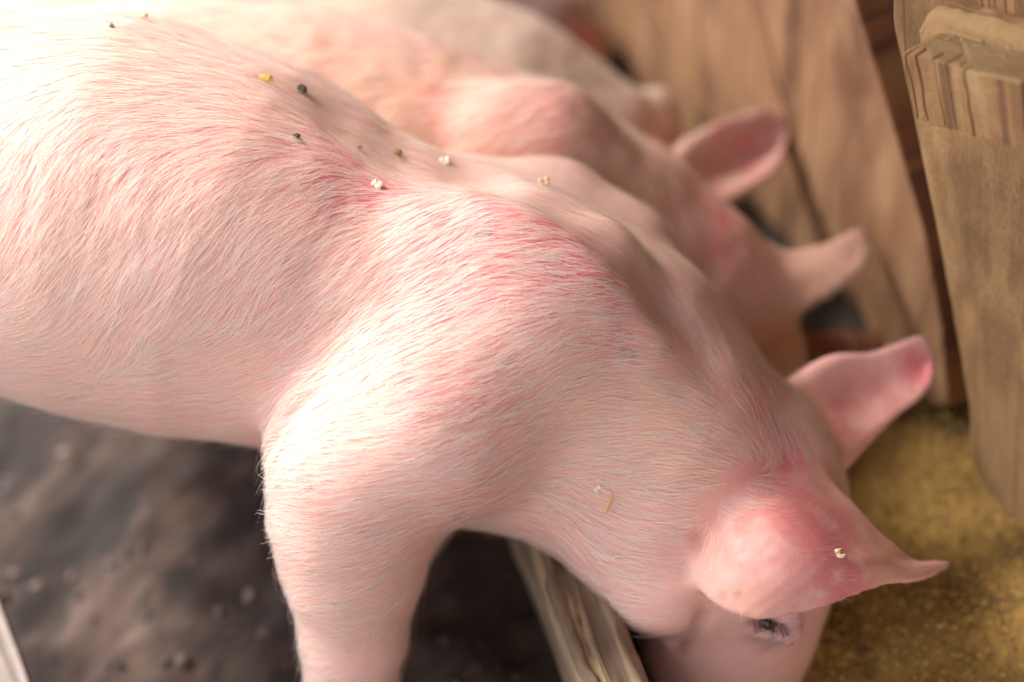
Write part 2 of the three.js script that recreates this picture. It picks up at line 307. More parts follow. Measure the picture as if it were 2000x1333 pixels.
function hairFor(f, body, flowList, { count, len, width, keep, tint }) {
  const flow = flowList.map(([px, py, x, y]) => { const p = hit(f, px, py); return p && [p[0], p[1], p[2], x, -y]; }).filter(Boolean);
  const pos = body.attributes.position.array, nor = body.attributes.normal.array, idx = body.index.array, nt = idx.length / 3, cum = new Float64Array(nt);
  let tot = 0;
  for (let i = 0; i < nt; i++) {
    const a = idx[i * 3] * 3, b = idx[i * 3 + 1] * 3, c = idx[i * 3 + 2] * 3;
    const ux = pos[b] - pos[a], uy = pos[b + 1] - pos[a + 1], uz = pos[b + 2] - pos[a + 2], vx = pos[c] - pos[a], vy = pos[c + 1] - pos[a + 1], vz = pos[c + 2] - pos[a + 2];
    const ar = Math.hypot(uy * vz - uz * vy, uz * vx - ux * vz, ux * vy - uy * vx) / 2;
    tot += ar * keep(pos[a], pos[a + 1], pos[a + 2], nor[a], nor[a + 1], nor[a + 2]); cum[i] = tot;
  }
  const S = 5, P = [], Nn = [], C = [], I = [];
  const pick = (r) => { let lo = 0, hi = nt - 1; while (lo < hi) { const q = (lo + hi) >> 1; if (cum[q] < r) lo = q + 1; else hi = q; } return lo; };
  for (let h = 0; h < count; h++) {
    const t = pick(rnd() * tot), r1 = Math.sqrt(rnd()), r2 = rnd(), w = [1 - r1, r1 * (1 - r2), r1 * r2], p = [0, 0, 0], n = [0, 0, 0];
    for (let k = 0; k < 3; k++) { const o = idx[t * 3 + k] * 3; for (let c = 0; c < 3; c++) { p[c] += w[k] * pos[o + c]; n[c] += w[k] * nor[o + c]; } }
    let fx = 0, fy = 0;
    for (const q of flow) { const d2 = (p[0] - q[0]) ** 2 + (p[1] - q[1]) ** 2 + (p[2] - q[2]) ** 2, wt = 1 / (d2 * d2 + 1e-7); fx += q[3] * wt; fy += q[4] * wt; }
    let a = Math.atan2(fy, fx) + 0.13 * noise(p[0] * 38, p[1] * 38, p[2] * 38) + 0.2 * noise(p[0] * 150, p[1] * 130, p[2] * 130) + sr(0.2);
    const bend = sr(0.22) + 0.2 * noise(p[0] * 60 + 9, p[1] * 60, p[2] * 60), L = len(p) * (0.55 + 0.75 * rnd()), wild = rnd() < 0.05 ? 2.4 : 1;
    const lift = (0.0012 + 0.0022 * rnd()) * wild, wd = width * (0.7 + 0.6 * rnd()) * clamp(0.25 + len(p) / 0.04, 0, 1), tn = 0.86 + 0.16 * rnd(), q = p.slice(), first = P.length / 3, warm = rnd();
    for (let s = 0; s <= S; s++) {
      const u = s / S;
      // direction on the skin
      let dx = Math.cos(a + bend * u), dy = Math.sin(a + bend * u), dz = 0; const dn = dx * n[0] + dy * n[1]; dx -= dn * n[0]; dy -= dn * n[1]; dz -= dn * n[2];
      const dl = Math.hypot(dx, dy, dz) || 1; dx /= dl; dy /= dl; dz /= dl;
      const sx = n[1] * dz - n[2] * dy, sy = n[2] * dx - n[0] * dz, sz = n[0] * dy - n[1] * dx, hw = wd * (1 - 0.8 * u) / 2, ht = -0.0006 + lift * Math.pow(u, 0.7) * 1.6;
      const x = q[0] + n[0] * ht, y = q[1] + n[1] * ht, z = q[2] + n[2] * ht, tw = 0.35 * Math.sin(h);
      for (const e of s === S ? [0] : [-1, 1]) {
        P.push(x + e * hw * (sx + n[0] * tw), y + e * hw * (sy + n[1] * tw), z + e * hw * (sz + n[2] * tw));
        Nn.push(n[0] + e * 0.5 * sx, n[1] + e * 0.5 * sy, n[2] + e * 0.5 * sz);
        C.push(tint[0] * tn, tint[1] * tn * (1 - 0.03 * warm), tint[2] * tn * (1 - 0.10 * warm));
      }
      if (s < S) {
        q[0] += dx * L / S; q[1] += dy * L / S; q[2] += dz * L / S;
        if (s === 1 || s === 3) { const g = grad(f, q), d = f(q[0], q[1], q[2]); n[0] = g[0]; n[1] = g[1]; n[2] = g[2]; const dd = clamp(d, -0.004, 0.004); q[0] -= g[0] * dd; q[1] -= g[1] * dd; q[2] -= g[2] * dd; }
      }
    }
    for (let s = 0; s < S - 1; s++) { const k = first + s * 2; I.push(k, k + 2, k + 1, k + 1, k + 2, k + 3); }
    I.push(first + (S - 1) * 2, first + S * 2, first + (S - 1) * 2 + 1);
  }
  const g = new THREE.BufferGeometry();
  g.setAttribute('position', new THREE.Float32BufferAttribute(P, 3)); g.setAttribute('normal', new THREE.Float32BufferAttribute(Nn, 3)); g.setAttribute('color', new THREE.Float32BufferAttribute(C, 3)); g.setIndex(I);
  return g;
}
{
  const lo = m(-330, 1560, 1.35), hi = m(1950, -60, 1.4);
  const body = surface(pigField, [lo[0], lo[1], -1.60], [hi[0], hi[1], -1.09], 0.0034);
  paint(body, skinPaint(pigField,
    [[620, 330, 120, 0.55], [720, 390, 110, 0.85], [900, 440, 130, 0.75], [1010, 450, 120, 0.85], [1120, 540, 120, 0.7], [1000, 600, 170, 0.45], [820, 640, 150, 0.35], [1200, 640, 110, 0.7], [560, 560, 160, 0.22], [350, 260, 160, 0.28],
      [880, 760, 160, 0.35], [1420, 720, 120, 0.5], [1480, 790, 90, 0.75], [1530, 880, 70, 0.95], [1400, 860, 130, 0.35], [1230, 980, 110, 0.22], [1560, 1010, 160, 0.65], [1640, 1065, 150, 0.65], [1480, 1060, 110, 0.4], [1520, 940, 80, 0.55], [1650, 1120, 120, 0.5], [1450, 1130, 140, 0.55, [0.72, 0.36, 0.27]], [1740, 1100, 90, 0.4, TAN], [1620, 1160, 90, 0.35], [1360, 820, 180, 0.4, TAN], [1260, 930, 170, 0.35, TAN], [1150, 760, 150, 0.25, TAN], [1650, 820, 90, 0.4], [80, 640, 260, 0.25, TAN], [1790, 720, 60, 0.7], [1700, 760, 90, 0.35], [720, 1050, 120, 0.22], [1240, 1230, 120, 0.2], [950, 960, 120, 0.3], [1515, 1235, 70, 0.8, [0.40, 0.17, 0.17]]],
    [[935, 470, 26, 0.75], [1010, 440, 16, 0.6], [1215, 690, 24, 0.5], [1300, 690, 30, 0.35], [1160, 620, 20, 0.4], [640, 868, 26, 0.6], [632, 888, 22, 0.7], [600, 948, 26, 0.6], [893, 1010, 20, 0.8], [1500, 960, 26, 0.3], [840, 730, 18, 0.45], [790, 710, 14, 0.4], [1410, 1165, 14, 0.4], [1440, 1160, 12, 0.6], [1330, 1120, 26, 0.3], [545, 845, 20, 0.4], [1506, 1250, 12, 0.9]]));
  const o = toWorld(m(690, 1450, 1.35)); o.y = 0;
  const pig = base('pig', o);
  tag(pig, 'large pink pig nearest the viewer, white bristles, head over the trough board', 'pig', 'pigs feeding side by side');
  const earish = (p) => Math.min(earNear(...p), earFar(...p)) < 0.006;
  const hair = hairFor(pigField, body, FLOW, {
    count: 88000, width: 0.00045, tint: [0.98, 0.87, 0.79],
    len: (p) => earish(p) ? 0.0045 : p[1] < -0.16 && p[0] > 0.13 ? 0.016 : 0.035,
    keep: (x, y, z, nx, ny, nz) => (nz < -0.35 ? 0.15 : 1) * (x < -0.52 ? 0.2 : 1) * (y < -0.36 ? 0.3 : 1),
  });
  mesh('body', placed(body, o), M.skin, pig);
  tag(mesh('bristles', placed(hair, o), M.hair, pig), null, null, null, 'stuff');
  if (eyeAt) { const e = new THREE.SphereGeometry(0.0105, 24, 16); e.translate(eyeAt[0], eyeAt[1] + 0.002, eyeAt[2] - 0.0105); mesh('eye', placed(e, o), M.eye, pig);
    const lash = []; // pale and dark lashes over the half closed eye
    for (let i = 0; i < 26; i++) { const t = i / 25, x = eyeAt[0] - 0.012 + 0.024 * t, y = eyeAt[1] + 0.006 - 0.004 * t, z = eyeAt[2] + 0.001; lash.push(new THREE.TubeGeometry(new THREE.QuadraticBezierCurve3(V(x, y, z), V(x + 0.001 + sr(0.002), y - 0.004, z + 0.004), V(x + 0.004 * t + sr(0.003), y - 0.010 - sr(0.003), z + 0.004)), 5, 0.00028, 4)); }
    mesh('eyelashes', placed(mergeGeometries(lash), o), new THREE.MeshStandardMaterial({ color: new THREE.Color(0.05, 0.035, 0.03), roughness: 0.6 }), pig); }
}

/* ------------------------------------------------------------------ the pigs behind */
function farPig(label, spec) {
  const f = field(spec.prims, spec.ears, 0.0015), lo = m(...spec.lo), hi = m(...spec.hi);
  const g = surface(f, [lo[0], lo[1], -spec.far], [hi[0], hi[1], -spec.near], 0.0055);
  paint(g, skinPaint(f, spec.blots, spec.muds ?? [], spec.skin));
  const o = toWorld(m(...spec.foot)); o.y = 0;
  const pig = base('pig', o); tag(pig, label, 'pig', 'pigs feeding side by side');
  const hair = hairFor(f, g, spec.flow ?? [[600, 100, -0.9, 0.3], [1000, 250, -0.8, 0.5], [1300, 400, -0.7, -0.6], [1450, 560, 0.5, 0.3]], { count: spec.hairs, width: 0.0009, tint: [0.98, 0.87, 0.79], len: () => 0.026, keep: (x, y, z, nx, ny, nz) => (nz < -0.35 ? 0.2 : 1) * (y < -0.1 ? 0.3 : 1) });
  mesh('body', placed(g, o), M.skin, pig);
  tag(mesh('bristles', placed(hair, o), M.hair, pig), null, null, null, 'stuff');
}
farPig('second pig from the viewer, its round shoulder rising behind the nearest pig', {
  prims: [
    ...chain([[150, 330, 300, 1.60], [380, 345, 312, 1.60], [600, 370, 322, 1.60], [800, 420, 314, 1.60], [1000, 480, 285, 1.60]], 0.05),
    ...chain([[1000, 470, 290, 1.59], [1170, 540, 250, 1.585], [1320, 640, 200, 1.59], [1380, 760, 180, 1.60]], 0.05),
    ...chain([[985, 285, 122, 1.475], [1060, 295, 128, 1.48], [1190, 385, 110, 1.50]], 0.025),
    ...chain([[1250, 470, 120, 1.54], [1360, 540, 110, 1.55], [1430, 600, 80, 1.565]], 0.04),
    ...chain([[1380, 760, 180, 1.60], [1400, 950, 110, 1.66], [1400, 1050, 80, 1.70]], 0.04),
    ...chain([[900, 520, 190, 1.52], [760, 760, 150, 1.56], [740, 980, 100, 1.63], [740, 1190, 70, 1.72]], 0.04),
  ],
  ears: [sheet([
    [m(1395, 560, 1.55), m(1420, 590, 1.54), m(1440, 640, 1.54)], [m(1480, 505, 1.55), m(1500, 560, 1.53), m(1490, 640, 1.53)], [m(1560, 495, 1.56), m(1580, 540, 1.54), m(1560, 600, 1.53)],
    [m(1630, 475, 1.57), m(1640, 510, 1.555), m(1630, 560, 1.54)], [m(1672, 455, 1.58), m(1682, 490, 1.57), m(1680, 520, 1.555)], [m(1680, 455, 1.58), m(1690, 475, 1.58), m(1690, 490, 1.57)]], 0.012, 0.005, 0.02),
  sheet([
    [m(1310, 330, 1.70), m(1330, 380, 1.69), m(1350, 430, 1.66)], [m(1350, 285, 1.72), m(1380, 330, 1.74), m(1400, 400, 1.70)], [m(1410, 245, 1.73), m(1430, 300, 1.76), m(1440, 380, 1.71)],
    [m(1470, 225, 1.74), m(1485, 280, 1.77), m(1490, 350, 1.72)], [m(1515, 225, 1.75), m(1525, 260, 1.77), m(1525, 310, 1.73)], [m(1530, 235, 1.75), m(1535, 250, 1.76), m(1535, 270, 1.75)]], 0.012, 0.005, 0.02)],
  lo: [-220, 1300, 1.7], hi: [1780, -60, 1.8], near: 1.33, far: 1.95, foot: [740, 1190, 1.72], hairs: 22000,
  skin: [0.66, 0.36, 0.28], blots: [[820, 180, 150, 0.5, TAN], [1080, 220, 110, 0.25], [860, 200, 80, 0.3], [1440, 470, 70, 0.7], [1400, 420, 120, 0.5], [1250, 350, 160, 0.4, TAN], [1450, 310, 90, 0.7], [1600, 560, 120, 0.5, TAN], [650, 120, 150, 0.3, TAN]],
});
farPig('third pig from the viewer, blurred beige flank behind the second pig', {
  prims: [
    ...chain([[150, 190, 300, 1.93], [450, 210, 300, 1.93], [750, 250, 290, 1.93], [950, 310, 270, 1.92]], 0.05),
    ...chain([[950, 310, 270, 1.92], [1120, 380, 215, 1.92], [1230, 460, 170, 1.92], [1280, 620, 130, 1.95], [1290, 780, 90, 2.02]], 0.05),
    ...chain([[850, 420, 170, 1.85], [720, 700, 120, 1.92], [710, 980, 80, 2.06]], 0.04),
  ],
  ears: [sheet([
    [m(1230, 330, 1.90), m(1270, 340, 1.88), m(1310, 350, 1.90)], [m(1235, 260, 1.90), m(1280, 265, 1.88), m(1325, 280, 1.90)], [m(1245, 210, 1.91), m(1285, 215, 1.89), m(1325, 230, 1.91)],
    [m(1262, 185, 1.92), m(1288, 185, 1.91), m(1310, 195, 1.92)], [m(1275, 180, 1.92), m(1288, 178, 1.92), m(1300, 184, 1.92)]], 0.012, 0.006, 0.02)],
  lo: [-200, 1080, 2.0], hi: [1500, -160, 2.1], near: 1.62, far: 2.3, foot: [710, 980, 2.06], hairs: 14000,
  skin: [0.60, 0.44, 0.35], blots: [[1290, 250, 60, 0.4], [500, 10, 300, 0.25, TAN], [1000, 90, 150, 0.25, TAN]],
});
farPig('farthest pig, only its dark pink head and back at the top edge', {
  prims: [
    ...chain([[200, -60, 240, 2.30], [600, -30, 240, 2.30], [850, 40, 215, 2.29], [1000, 120, 165, 2.28], [1080, 230, 120, 2.28], [1100, 380, 85, 2.33]], 0.05),
    ...chain([[750, 200, 130, 2.22], [640, 480, 95, 2.30], [630, 760, 65, 2.45]], 0.04),
  ],
  ears: [sheet([
    [m(1040, 130, 2.24), m(1080, 150, 2.23), m(1120, 170, 2.24)], [m(1080, 70, 2.24), m(1120, 90, 2.22), m(1160, 120, 2.24)], [m(1120, 40, 2.25), m(1155, 60, 2.23), m(1185, 95, 2.25)], [m(1160, 40, 2.26), m(1175, 55, 2.25), m(1190, 75, 2.26)]], 0.014, 0.006, 0.02)],
  lo: [0, 850, 2.4], hi: [1350, -330, 2.5], near: 2.0, far: 2.6, foot: [630, 760, 2.45], hairs: 6000,
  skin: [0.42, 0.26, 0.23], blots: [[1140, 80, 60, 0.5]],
});

/* ------------------------------------------------------------------ ground */
const grow = (w, d, nx, nz, h) => { const g = new THREE.PlaneGeometry(w, d, nx, nz).rotateX(-Math.PI / 2), p = g.attributes.position; return [g, p, h]; };
{
  const g = new THREE.PlaneGeometry(5, 6, 320, 380).rotateX(-Math.PI / 2); g.translate(-0.6, 0, -2);
  const p = g.attributes.position, c = new Float32Array(p.count * 3);
  for (let i = 0; i < p.count; i++) {
    const x = p.getX(i), z = p.getZ(i), n = fbm(x * 7, z * 7, 1, 5), k = fbm(x * 30, z * 30, 5, 3);
    p.setY(i, n * 0.06 + k * 0.014 - 0.01 - 0.12 * smooth(x, 0.10, 0.13));
    const t = clamp(0.5 + 1.2 * fbm(x * 6, z * 6, 11, 5) + 0.7 * fbm(x * 45, z * 45, 13, 2), 0, 1), s = smooth(fbm(x * 18, z * 18, 31, 4), 0.05, 0.35) * 0.8 * t;
    c[i * 3] = mix(mix(0.012, 0.075, t), 0.14, s); c[i * 3 + 1] = mix(mix(0.007, 0.044, t), 0.092, s); c[i * 3 + 2] = mix(mix(0.004, 0.032, t), 0.066, s);
  }
  g.setAttribute('color', new THREE.BufferAttribute(c, 3)); g.computeVertexNormals();
  tag(mesh('ground', g, new THREE.MeshStandardMaterial({ vertexColors: true, roughness: 0.95 })), 'trampled dark brown dirt floor of the pen', 'ground', null, 'structure');
  const far = new THREE.PlaneGeometry(300, 300).rotateX(-Math.PI / 2); far.translate(0, -0.06, 0);
  tag(mesh('yard_ground', far, new THREE.MeshStandardMaterial({ color: new THREE.Color(0.16, 0.12, 0.09), roughness: 1 })), 'bare earth beyond the pen', 'ground', null, 'structure');
  // clods and straw scraps
  const cg = new THREE.IcosahedronGeometry(1, 1); { const q = cg.attributes.position; for (let i = 0; i < q.count; i++) { const s = 0.75 + 0.35 * noise(q.getX(i) * 2, q.getY(i) * 2, q.getZ(i) * 2); q.setXYZ(i, q.getX(i) * s, q.getY(i) * s * 0.7, q.getZ(i) * s); } cg.computeVertexNormals(); }
  const n = 900, clods = new THREE.InstancedMesh(cg, new THREE.MeshStandardMaterial({ roughness: 0.95 }), n), M4 = new THREE.Matrix4(), Q = new THREE.Quaternion(), col = new THREE.Color();
  for (let i = 0; i < n; i++) {
    const x = -0.75 + rnd() * 0.95, z = -1.75 + rnd() * 1.1, s = 0.002 + 0.015 * rnd() ** 4, y = fbm(x * 7, z * 7, 1, 5) * 0.06 + fbm(x * 30, z * 30, 5, 3) * 0.014 - 0.01;
    Q.setFromEuler(new THREE.Euler(sr(3), sr(3), sr(3))); M4.compose(V(x, y - s * 0.1, z), Q, V(s, s, s)); clods.setMatrixAt(i, M4);
    const b = rnd() < 0.1 ? 0.09 + 0.07 * rnd() : 0.03 + 0.07 * rnd(); clods.setColorAt(i, col.setRGB(b * 1.25, b * 0.9, b * 0.74));
  }
  clods.name = 'dirt_clods'; scene.add(tag(clods, 'loose clods of dry dirt and dung on the pen floor', 'dirt', null, 'stuff'));
}

/* ------------------------------------------------------------------ unseen slabs overhead and at right, added to block light; left and far end open */
{
  const light_blocker = base('light_blocker', V(0, 0, 0)), wood = new THREE.MeshStandardMaterial({ color: new THREE.Color(0.20, 0.14, 0.09), roughness: 0.9 });
  const slab = (name, x0, x1, y0, y1, z0, z1) => { const g = new THREE.BoxGeometry(x1 - x0, y1 - y0, z1 - z0); g.translate((x0 + x1) / 2, (y0 + y1) / 2, (z0 + z1) / 2); mesh(name, g, wood, light_blocker); };
  slab('blocker_top', -0.66, 4, 2.1, 2.2, -5, 2.4);
  slab('blocker_side', 1.5, 1.6, 0, 2.1, -5, 3);
  tag(light_blocker, 'unseen slabs overhead and at right, added to block light from the pen', 'light_blocker');
}

/* ------------------------------------------------------------------ trough board, feed */
const FEED_Y = 0.012;
const BT = 0.19; // top of the trough board
{
  const farL = onLevel(985, 955, BT), nearL = onLevel(1126, 1326, BT), nearR = onLevel(1272, 1330, BT);
  const dir = nearL.clone().sub(farL).setY(0).normalize(), side = V(dir.z, 0, -dir.x); if (side.x < 0) side.negate();
  const wid = Math.abs(nearR.clone().sub(nearL).dot(side)), origin = nearL.clone().addScaledVector(dir, 0.35);
  const L = 2.6, g = new THREE.BoxGeometry(wid, BT + 0.03, L, 16, 10, 420), p = g.attributes.position, uv = g.attributes.uv;
  for (let i = 0; i < p.count; i++) {
    let x = p.getX(i), y = p.getY(i), z = p.getZ(i); const top = y / ((BT + 0.03) / 2), sx = x / (wid / 2);
    uv.setXY(i, x + (Math.abs(sx) > 0.99 ? y : 0) + 0.2, z);
    const r = smooth(Math.abs(sx), 0.55, 1) * smooth(top, 0.5, 1);
    y -= r * r * 0.010; x *= 1 - r * 0.06 - 0.1 * smooth(z, -0.6, -1.3);
    const w = fbm(z * 7, sx * 2, 3, 3);
    x += w * 0.006 + (sx < -0.5 ? 0.005 * smooth(fbm(z * 22, 3, 9, 3), 0.05, 0.4) * smooth(top, 0.3, 1) : 0); y += (fbm(z * 9 + 4, sx * 1.3, 8, 4) * 0.010 - 0.004 * smooth(fbm(z * 40, sx * 4, 19, 4), 0.1, 0.35)) * smooth(top, 0.2, 1);
    p.setXYZ(i, x, y, z);
  }
  g.computeVertexNormals();
  const board = mesh('trough_board', g, M.trough);
  board.position.set(origin.x + side.x * wid / 2 - dir.x * L / 2, (BT + 0.03) / 2 - 0.03, origin.z + side.z * wid / 2 - dir.z * L / 2);
  board.rotation.y = Math.atan2(dir.x, dir.z);
  tag(board, 'weathered grey trough board edge beneath the nearest pig\'s neck', 'board');

  // feed meal lying in the trough
  const fg = new THREE.PlaneGeometry(1.7, 3.6, 260, 420).rotateX(-Math.PI / 2); fg.translate(0.93, 0, -1.9);
  const q = fg.attributes.position, c = new Float32Array(q.count * 3);
  const feedH = (x, z) => FEED_Y + fbm(x * 6, z * 6, 2, 4) * 0.03 + fbm(x * 34, z * 34, 6, 3) * 0.006;
  for (let i = 0; i < q.count; i++) {
    const x = q.getX(i), z = q.getZ(i); q.setY(i, feedH(x, z));
    const t = clamp(0.5 + 1.1 * fbm(x * 12, z * 12, 3, 4), 0, 1), k = noise(x * 170, z * 170, 4), wet = smooth(fbm(x * 16, z * 16, 44, 4), 0.1, 0.35) * 0.6;
    c[i * 3] = mix(mix(0.20, 0.46, t) * (1 + 0.35 * k), 0.08, wet); c[i * 3 + 1] = mix(mix(0.105, 0.275, t) * (1 + 0.35 * k), 0.042, wet); c[i * 3 + 2] = mix(mix(0.026, 0.08, t) * (1 + 0.3 * k), 0.016, wet);
    { const floorShade = smooth(-z + 0.16 * fbm(x * 9, z * 9, 77, 4), 1.17, 1.22); for (let e = 0; e < 3; e++) c[i * 3 + e] = mix(c[i * 3 + e], [0.035, 0.022, 0.013][e] * (1 + 0.4 * k), floorShade); }  // shadowed gaps behind the near head, painted as a dark floor colour past the feed
  }
  fg.setAttribute('color', new THREE.BufferAttribute(c, 3)); fg.computeVertexNormals();
  tag(mesh('feed_meal', fg, new THREE.MeshStandardMaterial({ vertexColors: true, roughness: 0.95 })), 'yellow brown ground feed spread in the trough', 'feed', null, 'stuff');
  const n = 16000, gr = new THREE.InstancedMesh(new THREE.DodecahedronGeometry(1, 0), new THREE.MeshStandardMaterial({ roughness: 0.8 }), n), M4 = new THREE.Matrix4(), Q = new THREE.Quaternion(), col = new THREE.Color();
  for (let i = 0; i < n; i++) {
    const x = 0.12 + rnd() * 0.6, z = -1.17 + rnd() * 0.55, s = 0.0008 + 0.0018 * rnd() ** 2;
    Q.setFromEuler(new THREE.Euler(sr(3), sr(3), sr(3))); M4.compose(V(x, feedH(x, z) + s * 0.5, z), Q, V(s * 1.5, s * 0.7, s)); gr.setMatrixAt(i, M4);
    const b = 0.25 + 0.35 * rnd(); gr.setColorAt(i, col.setRGB(b, b * (0.56 + 0.16 * rnd()), b * 0.15));
  }
  gr.name = 'feed_grains'; scene.add(tag(gr, 'cracked yellow grains scattered over the meal', 'feed', null, 'stuff'));
}

{ // low board across the trough between the places of the first and the second pig
  const c = [[1440, 652], [1722, 650], [1750, 722], [1470, 742]].map(([x, y]) => onLevel(x, y, 0.075)), mid = c.reduce((a, b) => a.add(b.clone().multiplyScalar(0.25)), V());
  const sh = new THREE.Shape(c.map((p) => new THREE.Vector2(p.x - mid.x, -(p.z - mid.z))));
  const g = new THREE.ExtrudeGeometry(sh, { depth: 0.03, bevelEnabled: true, bevelSize: 0.003, bevelThickness: 0.003, bevelOffset: -0.003, bevelSegments: 2 }); g.rotateX(-Math.PI / 2); g.translate(0, -0.03, 0);
  const o = mesh('cross_board', g, M.edge); o.position.copy(mid); tag(o, 'short brown board across the trough behind the near pig\'s far ear', 'board');
}
/* ------------------------------------------------------------------ plank wall on the right */
// a plank cut to an outline measured on a vertical plane (p0, azimuth) and given its thickness
function plank(name, outline, p0, az, thick, mat, parent, grain = 0, edge) {
  const h = V(Math.cos(az), 0, Math.sin(az)), n = V(-Math.sin(az), 0, Math.cos(az)), cg = Math.cos(grain), sg = Math.sin(grain);
  const pts = outline.map(([x, y]) => { const q = onPlane(x, y, p0, n).sub(p0); const a = q.dot(h), b = q.y; return new THREE.Vector2(a * cg + b * sg, -a * sg + b * cg); });
  const fine = []; // uneven, worn outline
  for (let i = 0; i < pts.length; i++) { const a = pts[i], b = pts[(i + 1) % pts.length], k = Math.max(1, Math.round(a.distanceTo(b) / 0.012)); for (let j = 0; j < k; j++) { const t = j / k, q = a.clone().lerp(b, t), e = Math.sin(t * Math.PI); q.x += e * 0.0022 * fbm(q.x * 50, q.y * 50, thick * 99, 3); q.y += e * 0.0022 * fbm(q.x * 50 + 9, q.y * 50, thick * 99, 3); fine.push(q); } }
  const g = new THREE.ExtrudeGeometry(new THREE.Shape(fine), { depth: thick, bevelEnabled: true, bevelThickness: 0.0025, bevelSize: 0.0025, bevelOffset: -0.0025, bevelSegments: 2 });
  g.translate(0, 0, -thick);
  const basis = new THREE.Matrix4().makeBasis(h.clone().multiplyScalar(cg).addScaledVector(V(0, 1, 0), sg), h.clone().multiplyScalar(-sg).addScaledVector(V(0, 1, 0), cg), n);
  const o = mesh(name, g, edge ? [mat, edge] : mat, parent); o.position.copy(p0); o.quaternion.setFromRotationMatrix(basis);
  if (parent !== scene) o.position.sub(parent.position);
  return o;
}
const AZB = 68 * Math.PI / 180, AZA = 80 * Math.PI / 180;
const WB = onLevel(1950, 960, 0.07), nB = V(-Math.sin(AZB), 0, Math.cos(AZB)), hB = V(Math.cos(AZB), 0, Math.sin(AZB));
{
  const WA = onLevel(1862, 800, FEED_Y + 0.02);
  const gr = -0.3;
  tag(plank('wall_plank', [[1470, -70], [1660, -70], [1676, 0], [1745, 225], [1811, 450], [1846, 640], [1858, 792], [1790, 800], [1700, 640], [1600, 400], [1530, 180]], WA, AZA, 0.03, M.wall, scene, gr, M.edge), 'tan leaning wall plank with a knot, beside the dark gap', 'plank', 'planks of the pen wall');
  { // the knot in the first plank
    const pl = scene.getObjectByName('wall_plank'), nA = V(-Math.sin(AZA), 0, Math.cos(AZA)), at = onPlane(1640, 252, WA, nA);
    const k = new THREE.SphereGeometry(1, 24, 16), q = k.attributes.position; for (let i = 0; i < q.count; i++) { const e = 1 + 0.25 * noise(q.getX(i) * 3, q.getY(i) * 3, q.getZ(i) * 3); q.setXYZ(i, q.getX(i) * 0.016 * e, q.getY(i) * 0.022 * e, q.getZ(i) * 0.005 * e); } k.computeVertexNormals();
    const kn = mesh('knot', k, M.edge, pl); kn.position.copy(pl.worldToLocal(at)); pl.updateMatrixWorld(true); kn.position.copy(pl.worldToLocal(at.clone()));
  }
  tag(plank('wall_plank', [[1250, -70], [1466, -70], [1526, 180], [1596, 400], [1690, 640], [1590, 640], [1480, 420], [1380, 200]], WA.clone().addScaledVector(V(-Math.sin(AZA), 0, Math.cos(AZA)), -0.012), AZA, 0.035, M.wall, scene, gr), 'blurred wall plank behind the second pig\'s ear', 'plank', 'planks of the pen wall');
  tag(plank('wall_plank', [[1080, -70], [1246, -70], [1376, 200], [1470, 420], [1400, 420], [1280, 260], [1150, 60]], WA.clone().addScaledVector(V(-Math.sin(AZA), 0, Math.cos(AZA)), -0.004), AZA, 0.03, M.wall, scene, gr), 'farthest wall plank, blurred brown at the top', 'plank', 'planks of the pen wall');
  tag(plank('wall_panel', [[1742, -60], [1752, 60], [1795, 260], [1838, 470], [1872, 650], [1896, 790], [1898, 880], [1925, 950], [1975, 1005], [2060, 1060], [2250, 1150], [2250, -60]], WB, AZB, 0.04, M.panel, scene, 0), 'broad dusty wall board right of the dark gap', 'board');
}
